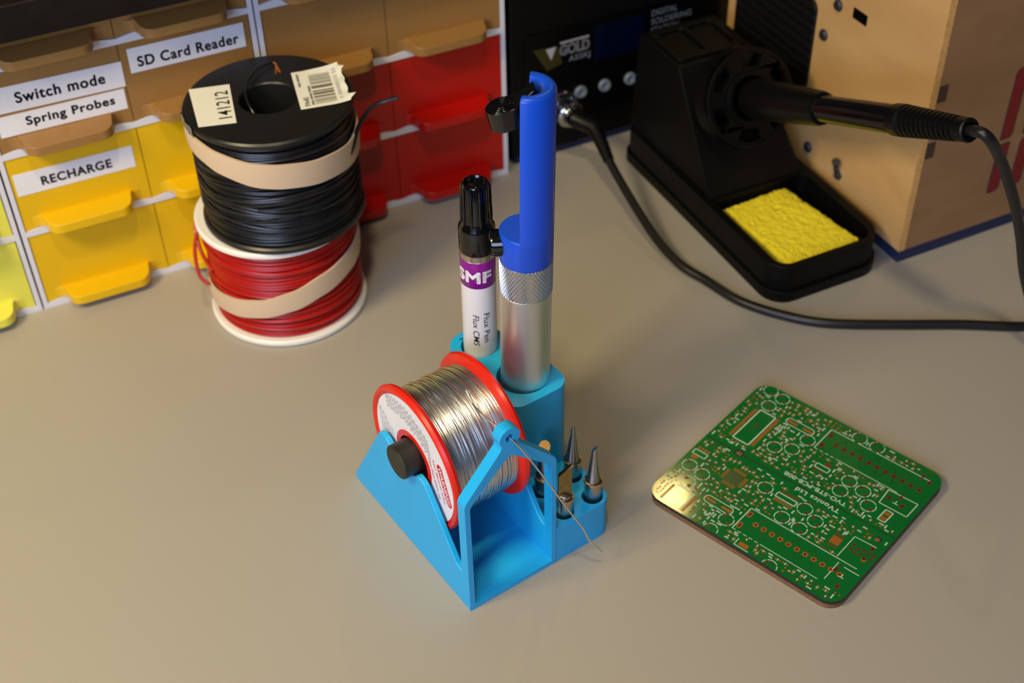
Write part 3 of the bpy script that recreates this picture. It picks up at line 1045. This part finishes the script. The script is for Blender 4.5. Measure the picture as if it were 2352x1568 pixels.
# outlines on the right and other chips
outline([(31.5, 21.9), (44.4, 22.4), (44.2, 13.6), (32.0, 13.4)], 0.4)
outline([(36.1, 11.8), (39.4, 11.8), (39.1, 5.4), (35.9, 5.4)], 0.45)
pc.rect(36.6, 38.8, 9.2, 11.0, Z + .03, P_)
pc.rect(36.5, 38.7, 6.0, 8.0, Z + .03, P_)
outline([(43.4, -7.9), (34.0, -8.4), (33.9, -21.4)], 0.35, False)
for i in range(5):
    for j in range(2):
        x, y = 36.0 + 2.2 * i - j * 0.3, -12.2 - 2.6 * j - (i % 2) * 0.8
        pc.poly(circle(x, y, .8, 12), Z + .03, PH)
        pc.poly(circle(x, y, .35, 10), Z + .05, 5)
pc.poly(circle(42.6, -16.5, 1.0, 14), Z + .03, P_)
for x, y in ((33.9, 18.2), (40.0, 17.4), (36.9, -27.0), (41.6, -34.0), (38.5, 37.0), (42.0, 36.0), (37.4, 21.6), (42.5, -9.5)):
    pc.poly(fillet([(x - .8, y - 1.5, .75), (x + .8, y - 1.5, .75), (x + .8, y + 1.5, .75), (x - .8, y + 1.5, .75)], 4), Z + .03, PH)
    pc.poly(fillet([(x - .3, y - .9, .28), (x + .3, y - .9, .28), (x + .3, y + .9, .28), (x - .3, y + .9, .28)], 3), Z + .05, 5)
pc.line((36.0, 16.8), (38.4, 16.8), 0.35, Z + .04, S_)
pc.line((37.2, 18.6), (37.2, 16.8), 0.35, Z + .04, S_)
outline([(36.0, -23.5), (36.0, -34.0)], 0.35, False)
outline([(38.8, -24.3), (45.4, -24.3)], 0.35, False)
pc.line((39.2, -29.4), (41.6, -29.4), 0.35, Z + .04, S_)
pc.line((40.4, -27.6), (40.4, -29.4), 0.35, Z + .04, S_)
keep += [(31, 46, 5, 23), (33, 46, -22, -7), (35, 46, -36, -22), (36, 46, 23, 40)]
# square chip with four rows of legs
pc.rect(-22.6, -16.4, -16.6, -10.4, Z + .01, DK)
for k in range(12):
    q = -16.4 + 0.52 * k
    pc.rect(-24.6, -23.0, q, q + .3, Z + .03, P_)
    pc.rect(-16.0, -14.4, q, q + .3, Z + .03, P_)
    q = -22.5 + 0.52 * k
    pc.rect(q, q + .3, -18.6, -17.0, Z + .03, P_)
    pc.rect(q, q + .3, -10.0, -8.4, Z + .03, P_)
keep.append((-25, -14, -19, -8))
pc.rect(27.4, 31.4, -17.0, -12.9, Z + .03, P_)
for k in range(8):
    pc.rect(27.4 + .52 * k, 27.7 + .52 * k, -18.9, -17.5, Z + .03, PH)
    pc.rect(27.4 + .52 * k, 27.7 + .52 * k, -12.4, -11.0, Z + .03, PH)
keep.append((26.5, 32.5, -19.2, -10.6))
outline([(-1.6, -8.0), (7.4, -8.0), (7.4, -10.6), (-1.6, -10.6)], 0.45)
for k in range(8):
    x = -1.2 + 1.1 * k
    pc.rect(x, x + .6, -7.4, -5.8, Z + .03, PH)
    pc.rect(x, x + .6, -12.8, -11.2, Z + .03, P_)
keep.append((-2.5, 8.2, -13, -5.6))
outline([(1.6, 16.1), (7.8, 16.1), (7.8, 13.6), (1.6, 13.6)], 0.4)
outline([(-41.2, -9.9), (-35.0, -9.9), (-35.0, -12.6), (-41.2, -12.6)], 0.4)
pc.rect(4.4, 7.0, 16.8, 18.8, Z + .03, PH)
pc.rect(2.0, 3.4, 11.6, 13.0, Z + .03, PH)
pc.rect(5.0, 6.4, 11.6, 13.0, Z + .03, PH)
for k in range(4):
    pc.rect(-40.8 + 1.5 * k, -39.9 + 1.5 * k, -9.2, -7.6, Z + .03, P_)
pc.rect(-40.4, -37.6, -15.0, -13.2, Z + .03, P_)
pc.rect(1.6, 5.6, -41.4, -39.4, Z + .03, P_)
outline([(0.2, -38.6), (0.2, -42.2), (6.8, -42.2)], 0.35, False)
keep += [(1, 8.5, 11, 19), (-42, -34.5, -15.5, -7.2), (-.5, 7.2, -42.5, -38)]
# the many small two-pad footprints, with their white reference marks
r3 = random.Random(21)


def free(x, y, mx, my):
    if not (inside(x - mx, y, 1) and inside(x + mx, y, 1) and inside(x, y - my, 1) and inside(x, y + my, 1)):
        return False
    return all(not (a - mx < x < b + mx and c_ - my < y < d_ + my) for a, b, c_, d_ in keep)


placed = 0
for k in range(9000):
    x, y = r3.uniform(X0, X1), r3.uniform(Y0, Y1)
    dens = 1.0
    if -22 < x < 30 and -4.5 < y < 1.5:
        dens = 0.06
    if -22 < x < -6 and 18 < y < 27 or -22 < x < -8 and -40 < y < -31.5:
        dens = 0.05
    if r3.random() > dens:
        continue
    v = r3.random() < 0.55
    mx, my = (0.7, 1.45) if v else (1.45, 0.7)
    if not free(x, y, mx, my):
        continue
    pad = P_ if r3.random() < 0.6 else PH
    for s in (-1, 1):
        if v:
            pc.rect(x - .42, x + .42, y + s * .9 - .36, y + s * .9 + .36, Z + .03, pad)
        else:
            pc.rect(x + s * .9 - .36, x + s * .9 + .36, y - .42, y + .42, Z + .03, pad)
    if r3.random() < 0.8:
        if v:
            pc.rect(x - .55, x + .55, y - .22, y + .22, Z + .04, S_)
        else:
            pc.rect(x - .22, x + .22, y - .55, y + .55, Z + .04, S_)
    keep.append((x - mx, x + mx, y - my, y + my))
    placed += 1
    if placed > 270:
        break
n = 0
for k in range(6000):
    x, y = r3.uniform(X0, X1), r3.uniform(Y0, Y1)
    v = r3.random() < 0.5
    mx, my = (0.45, 1.3) if v else (1.3, 0.45)
    if -22 < x < 30 and -4.5 < y < 1.5 and r3.random() < .85:
        continue
    if not free(x, y, mx * .8, my * .8):
        continue
    L_ = r3.uniform(0.7, 1.2)
    wd = 0.32
    for q in range(3):
        a = -L_ + q * L_ * .7
        if v:
            pc.rect(x - wd, x + wd, y + a, y + a + L_ * .56, Z + .04, S_)
        else:
            pc.rect(x + a, x + a + L_ * .56, y - wd, y + wd, Z + .04, S_)
    keep.append((x - mx * .8, x + mx * .8, y - my * .8, y + my * .8))
    n += 1
    if n > 170:
        break
pc.build('circuit_board', [M_pcb, M_silk, M_pad, M_padhole, M_pcbdark, M_pcbedge, M_cork], t, smooth=0)
MB().prism(fillet([(x + (0.15 if x < 0 else -0.15), y + (0.15 if y < 0 else -0.15), 7) for x, y, _ in shape], 8), 0.05, 2.6).build('cork_backing', M_cork, t, label='brown cork layer under the board')

# ------------------------------------------------------------------ soldering station
ST = D
t = thing('soldering_station', 'black digital soldering station behind the sucker, between drawers and plywood box', 'soldering station', D @ Matrix.Translation((0.318, 0.05, 0.0)))
TS = T(-318, -50, 0)
b = MB()
b.prism(fillet([(251.5, 5, 3), (385.5, 5, 3), (385.5, 116, 8), (251.5, 116, 8)], 6), -105, -3, M=TS @ XZY)
b.build('body', M_station, t, bevel=1.2)
b = MB()
b.box(255, 382, 6, 102, 0, 5, M=TS)
b.build('base', M_navyshade, t, label='navy block with the bluish shade under the station put into its colour')  # fills the gap below the station; the navy paints in its bluish shade
b = MB()
b.prism(fillet([(259, 22, 3), (385, 22, 3), (385, 77, 3), (259, 77, 3)], 4), -3.0, -2.2, M=TS @ XZY)
FP = TS @ XZY
zf = -2.1
b.poly([(264.0, 68.2), (278, 67.5), (281, 56.6), (272, 54.4)], zf, 1, FP)
b.poly([(271.3, 67.0), (277.2, 67.2), (274.4, 60.0)], zf + .05, 2, FP)
b.text('GOLD', 279.5, 296.5, 61.4, 67.0, zf + .05, 2, FP, fat=0.3)
for k in range(10):
    b.rect(279.6 + 1.7 * k, 280.9 + 1.7 * k, 67.9, 69.2, zf + .05, 2, FP)
b.text('A55KJ', 284.6, 297.2, 55.6, 59.8, zf + .05, 3, FP, bold=0.01)
for k, s in enumerate(('DIGITAL', 'SOLDERING', 'STATION')):
    b.text(s, 333.5, 333.5 + (15.5, 24.5, 17.0)[k], 70.2 - 5.0 * k, 73.6 - 5.0 * k, zf + .05, 3, FP, bold=0.0)
b.build('front_panel', [M_panel, M_goldink, M_paleink, M_button], t, smooth=0)
MB().prism(fillet([(299.5, 53, 1), (329, 53, 1), (329, 73, 1), (299.5, 73, 1)], 3), -2.2, -1.9, M=FP).build('display', M_lcd, t)
for x, z in ((291.8, 36.8), (306.2, 36.8), (321.8, 36.6)):
    MB().lathe([(3.5, 0), (3.5, 1.2), (3.1, 1.7), (1.6, 1.5), (1.4, 1.1), (0, 1.1)], 32, M=TS @ T(x, 2.2, z) @ RX(90)).build('button', M_button, t)
b = MB()
Mp = TS @ T(280.8, 2.6, 31.0) @ RX(90)
b.lathe([(0, 0), (9.2, 0), (9.2, 1.6), (8.6, 2.2), (6.0, 2.2), (6.0, 1.0)], 36, M=Mp)
b.build('socket', M_chrome, t, label='metal connector socket')

# ------------------------------------------------------------------ plywood box
BX = place(0.1941, 0.5249, 0, 25)
t = thing('plywood_box', 'birch plywood box with red inlay and black grille at the right edge', 'box', BX)
LY = lambda y0, y1, z0, z1, x0, x1, mb, mi=0: mb.box(x0, x1, y0, y1, z0, z1, mi)
b = MB()
b.box(-6, -3, 0, 161, 8, 185, 0)
b.build('side_panel', M_ply, t)
ed = MB()
ed.box(-6.4, -2.6, -0.15, 0, 8, 185)
ed.build('panel_edge', M_edge, t, label='end grain edge of the side panel')
b = MB()
b.box(-3, 170, 0, 3.5, 8, 185, 0)
for z0, z1 in ((90.2, 99.0), (60.2, 69.0), (150, 159), (30.5, 39.0)):
    if z0 > 140 or z0 < 50:
        continue
    b.box(-2.2, 2.8, -0.06, 0.0, z0, z1, 1)
b.build('front_panel', [M_ply2, M_burn], t)
MB().box(-3, 170, 157, 161, 8, 185).box(167, 170, 3.5, 157, 8, 185).box(-3, 170, 0.2, 160.8, 185, 188.5).box(-3, 167, 3.5, 157, 8, 11).build('carcass', M_ply, t)
MB().box(-4.5, 168, 1.2, 159, 0, 8).build('shade_block', M_navyshade, t, label='navy block with the bluish shade under the box put into its colour')  # block filling the gap under the box, bluish shade painted in
for x0, x1, z0, z1 in ((43.4, 49.4, 57.5, 95), (43.4, 49.4, 27, 54), (57.2, 63.2, 27, 54), (57.2, 63.2, 57.5, 95)):
    i_ = MB()
    rr = 2.6
    i_.prism(fillet([(x0 - .7, z0 - .7, 1.0), (x1 + .7, z0 - .7, 3), (x1 + .7, z1 + .7, 1.0), (x0 - .7, z1 + .7, 3)], 5), 0, 0.1, M=XZY)
    i_.prism(fillet([(x0, z0, .8), (x1, z0, rr), (x1, z1, .8), (x0, z1, rr)], 5), 0.1, 0.2, mi=1, M=XZY)
    i_.build('inlay', [M_outline, M_barred], t, label='dark red inlaid bar')
Mside = Matrix(((0, 0, -1, 0), (-1, 0, 0, 0), (0, 1, 0, 0), (0, 0, 0, 1)))  # poly(-y, z) extruded towards -x
g = MB()
g.prism(fillet([(-152, 42, 4), (-85.5, 42, 4), (-85.5, 101.5, 6), (-152, 101.5, 4)], 6), 6.0, 7.6, M=Mside)
g.build('grille', M_grille, t, bevel=0.4)
for y, z in ((71.1, 106.3), (78.6, 87.0), (77.9, 22.8)):
    MB().lathe([(2.9, 0), (2.9, 0.8), (2.2, 1.6), (0, 1.7)], 24, M=T(-6, y, z) @ RY(-90)).build('screw', M_screw, t)
MB().prism(fillet([(-60.2, 105.2, .4), (-49.8, 105.2, .4), (-49.8, 110.6, .4), (-60.2, 110.6, .4)], 3), 6.0, 6.15, M=Mside).build('slot', M_blackgloss, t)
sw_ = MB()
sw_.lathe([(2.4, 0), (2.4, 1.2), (1.7, 1.4), (1.5, 2.2), (0, 2.2)], 20, M=T(-6, 51.5, 21.5) @ RY(-90))
sw_.tube([(-7.6, 51.5, 21.5), (-8.6, 51.5, 25), (-9.3, 51.4, 29.5)], [0.9, 1.0, 1.3], 12)
sw_.lathe([(0, 0), (1.6, 0.4), (2.1, 1.6), (1.8, 2.8), (0, 3.4)], 16, M=T(-9.4, 51.4, 28.6))
sw_.build('toggle_switch', M_toggle, t)

# ------------------------------------------------------------------ iron stand, sponge
SD = place(0.121, 0.497, 0, 25)
t = thing('iron_stand', 'black soldering iron stand with a sponge tray in front of the plywood box', 'iron stand', SD)
b = MB()
foot = fillet([(0, -6, 12), (65, -6, 14), (65, 140, 8), (0, 140, 8)], 7)
topp = fillet([(1.2, -4.6, 12), (63.8, -4.6, 14), (63.8, 139, 8), (1.2, 139, 8)], 7)
well = fillet([(5.5, -1.2, 7), (59.2, -1.2, 8), (59.2, 57.5, 4), (5.5, 57.5, 4)], 7)
b.prism(foot, 0.3, 6)
b.prism(topp, 6, 20, holes=[well])
b.build('base', M_stand, t, bevel=1.2)
b = MB()
# the leaning block that carries the funnel
lo = [(4, 59.5), (59, 59.5), (61, 137), (3, 137)]
hi = [(6, 98), (50, 98), (50, 136), (6, 136)]
v = [(x, y, 20) for x, y in lo] + [(x, y, 74) for x, y in hi]
b.add(v, [(3, 2, 1, 0), (4, 5, 6, 7), (0, 1, 5, 4), (1, 2, 6, 5), (2, 3, 7, 6), (3, 0, 4, 7)])
b.prism(fillet([(8, 101, 3), (47, 101, 3), (47, 133, 3), (8, 133, 3)], 4), 73.8, 75.6, holes=[fillet([(12, 105, 2), (26, 105, 2), (26, 129, 2), (12, 129, 2)], 4), fillet([(29, 105, 2), (43, 105, 2), (43, 129, 2), (29, 129, 2)], 4)])
b.build('holder_block', M_stand, t, bevel=1.4)
AX = Vector((0, -139, 61.3)).normalized()
MI = Matrix.Translation((28, 67.0, 67.4)) @ AX.to_track_quat('Z', 'Y').to_matrix().to_4x4()      # z along the iron, mm
b = MB()
slots = []
for k in range(6):
    a = R(60 * k + 20)
    wdt = R(17)
    slots.append([(15.5 * math.cos(a - wdt), 15.5 * math.sin(a - wdt)), (21.2 * math.cos(a - wdt * 1.1), 21.2 * math.sin(a - wdt * 1.1)), (21.8 * math.cos(a), 21.8 * math.sin(a)), (21.2 * math.cos(a + wdt * 1.1), 21.2 * math.sin(a + wdt * 1.1)), (15.5 * math.cos(a + wdt), 15.5 * math.sin(a + wdt))])
b.prism(circle(0, 0, 24.2, 64), -3.5, 0, holes=[circle(0, 0, 10.8, 40)] + slots, M=MI)
b.lathe([(10.8, -26), (13.4, -26), (13.4, 1.2), (10.8, 1.2)], 48, M=MI, closed=True)
b.lathe([(22.5, -12), (24.2, -12), (24.2, 0.6), (22.5, 0.6)], 64, M=MI, closed=True)
for k in range(6):
    a = R(60 * k - 10)
    b.box(12.5, 23.5, -1.2, 1.2, -14, -1, M=MI @ Matrix.Rotation(a, 4, 'Z'))
b.build('funnel', M_stand, t, bevel=0.4)
# the sponge
sp = MB()
q = [Vector((12.5, 1.0)), Vector((54.3, 2.6)), Vector((46.8, 56.0)), Vector((9.3, 54.0))]
NS = 40
r4 = random.Random(4)
jit = {}


def sq(i, j):
    a, c_ = i / NS, j / NS
    p = (q[0] * (1 - a) + q[1] * a) * (1 - c_) + (q[3] * (1 - a) + q[2] * a) * c_
    if i in (0, NS) or j in (0, NS):
        key = (i, j)
        if key not in jit:
            jit[key] = (r4.uniform(-.55, .55), r4.uniform(-.55, .55))
        p = p + Vector(jit[key])
    return p


vv, ff = [], []
for j in range(NS + 1):
    for i in range(NS + 1):
        p = sq(i, j)
        edge = i in (0, NS) or j in (0, NS)
        z = 16.6 + r4.uniform(-.35, .3) - (0.9 + r4.random() * .6 if edge else 0) - (1.6 if r4.random() < .03 else 0)
        vv.append((p.x, p.y, z))
nt_ = len(vv)
border = [(i, 0) for i in range(NS)] + [(NS, j) for j in range(NS)] + [(i, NS) for i in range(NS, 0, -1)] + [(0, j) for j in range(NS, 0, -1)]
for j in range(NS):
    for i in range(NS):
        k = j * (NS + 1) + i
        ff.append((k, k + 1, k + NS + 2, k + NS + 1))
for i, j in border:
    p = sq(i, j)
    vv.append((p.x, p.y, 6.2))
nb = len(border)
for k in range(nb):
    l = (k + 1) % nb
    a = border[k][1] * (NS + 1) + border[k][0]
    c_ = border[l][1] * (NS + 1) + border[l][0]
    ff.append((nt_ + k, nt_ + l, c_, a))
ff.append(tuple(reversed(range(nt_, nt_ + nb))))
sp.add(vv, ff)
tag(sp.build('sponge', M_sponge, M=SD, smooth=70), 'bright yellow cleaning sponge lying in the black stand tray', 'sponge')

# ------------------------------------------------------------------ soldering iron with its cable and plug
IR = SD @ Matrix.Translation((0.028, 0.067, 0.0674)) @ AX.to_track_quat('Z', 'Y').to_matrix().to_4x4()
t = thing('soldering_iron', 'black soldering iron resting in its stand with a long black cable', 'soldering iron', IR)
MB().lathe([(0, -24), (2.4, -24), (2.6, 0), (7.5, 1), (9.0, 2.6), (9.6, 5), (9.2, 30), (7.9, 56), (7.4, 58.4), (6.2, 58.6), (0, 58.6)], 48).build('grip', M_black, t)
MB().lathe([(6.1, 57), (6.1, 111), (5.6, 113), (0, 113)], 48).build('handle', M_blackgloss, t)
sr = MB()
prof = [(0, 109), (6.3, 109), (6.8, 110), (6.8, 115.5)]
for k in range(12):
    z = 116 + 2.75 * k
    rr = 6.6 - 0.15 * k
    prof += [(rr - .8, z), (rr - .8, z + .9), (rr, z + 1.3), (rr, z + 2.5)]
prof += [(4.8, 149.6), (4.9, 153), (4.4, 153.6), (3.2, 153.4), (3.0, 151), (0, 151)]
sr.lathe(prof, 40)
sr.build('strain_relief', M_black, t)
inv = IR.inverted()


def ip(x, y, z):
    return (inv @ Vector((x * .001, y * .001, z * .001))) * 1000


endw = IR @ Vector((0, 0, 0.150))
e0 = [endw.x * 1000, endw.y * 1000, endw.z * 1000]
dirw = (IR.to_3x3() @ Vector((0, 0, 1)))
cab = [ip(*e0), ip(e0[0] + dirw.x * 12, e0[1] + dirw.y * 12, e0[2] + dirw.z * 12 - 1.0)]
for x, y, z in ((191.1, 440.5, 117), (203.5, 446.5, 93), (213.1, 452.0, 70), (221.4, 453.5, 45), (232, 451, 24), (250, 446, 9), (278, 440, 3.2), (300, 447, 2.4), (306, 462, 2.4), (292, 473, 2.4), (262, 473.5, 2.4),
                (235.8, 471.8, 2.4), (206, 474.3, 2.4), (176, 475.4, 2.4), (146.4, 477.6, 2.4), (127.3, 483.8, 2.4), (108.4, 494.9, 2.4), (93.9, 511.0, 2.6), (82.4, 522.6, 4), (71.4, 541.9, 7.5), (58.4, 572.8, 15.5), (50.5, 592, 22.5), (45.5, 603, 26.5), (42.0, 610, 28.5)):
    cab.append(ip(x, y, z))
MB().tube(spline(cab, 8), 2.3, 12).build('cable', M_cable, t)
pg = MB()
dpt = lambda x, v, z: D @ Vector((x * .001, v * .001, z * .001)) * 1000
a_, b_ = dpt(280.8, 0.4, 31), dpt(281.2, -10.5, 30.4)
pA, pB = ip(*a_), ip(*b_)
dirv = (pB - pA).normalized()
Mpg = Matrix.Translation(pA) @ dirv.to_track_quat('Z', 'Y').to_matrix().to_4x4()
pg.lathe([(0, 0), (5.6, 0), (5.6, 1.5), (7.2, 1.8), (7.4, 2.4), (7.2, 8.0), (6.6, 8.6), (5.4, 8.8), (5.2, 11.5), (0, 11.5)], 36, M=Mpg)
for k in range(18):
    a = 2 * PI * k / 18
    pg.tube([(7.3 * math.cos(a), 7.3 * math.sin(a), 2.4), (7.3 * math.cos(a), 7.3 * math.sin(a), 7.8)], 0.4, 5, M=Mpg)
pg.build('plug', M_chrome, t, label='knurled metal plug')
ps = MB()
ps.tube([pB, ip(46.0, 607.0, 28.5), ip(49.0, 598, 25.0), ip(52.2, 588, 20.9)], [4.6, 4.2, 3.5, 2.9], 20)
ps.build('plug_boot', M_black, t)
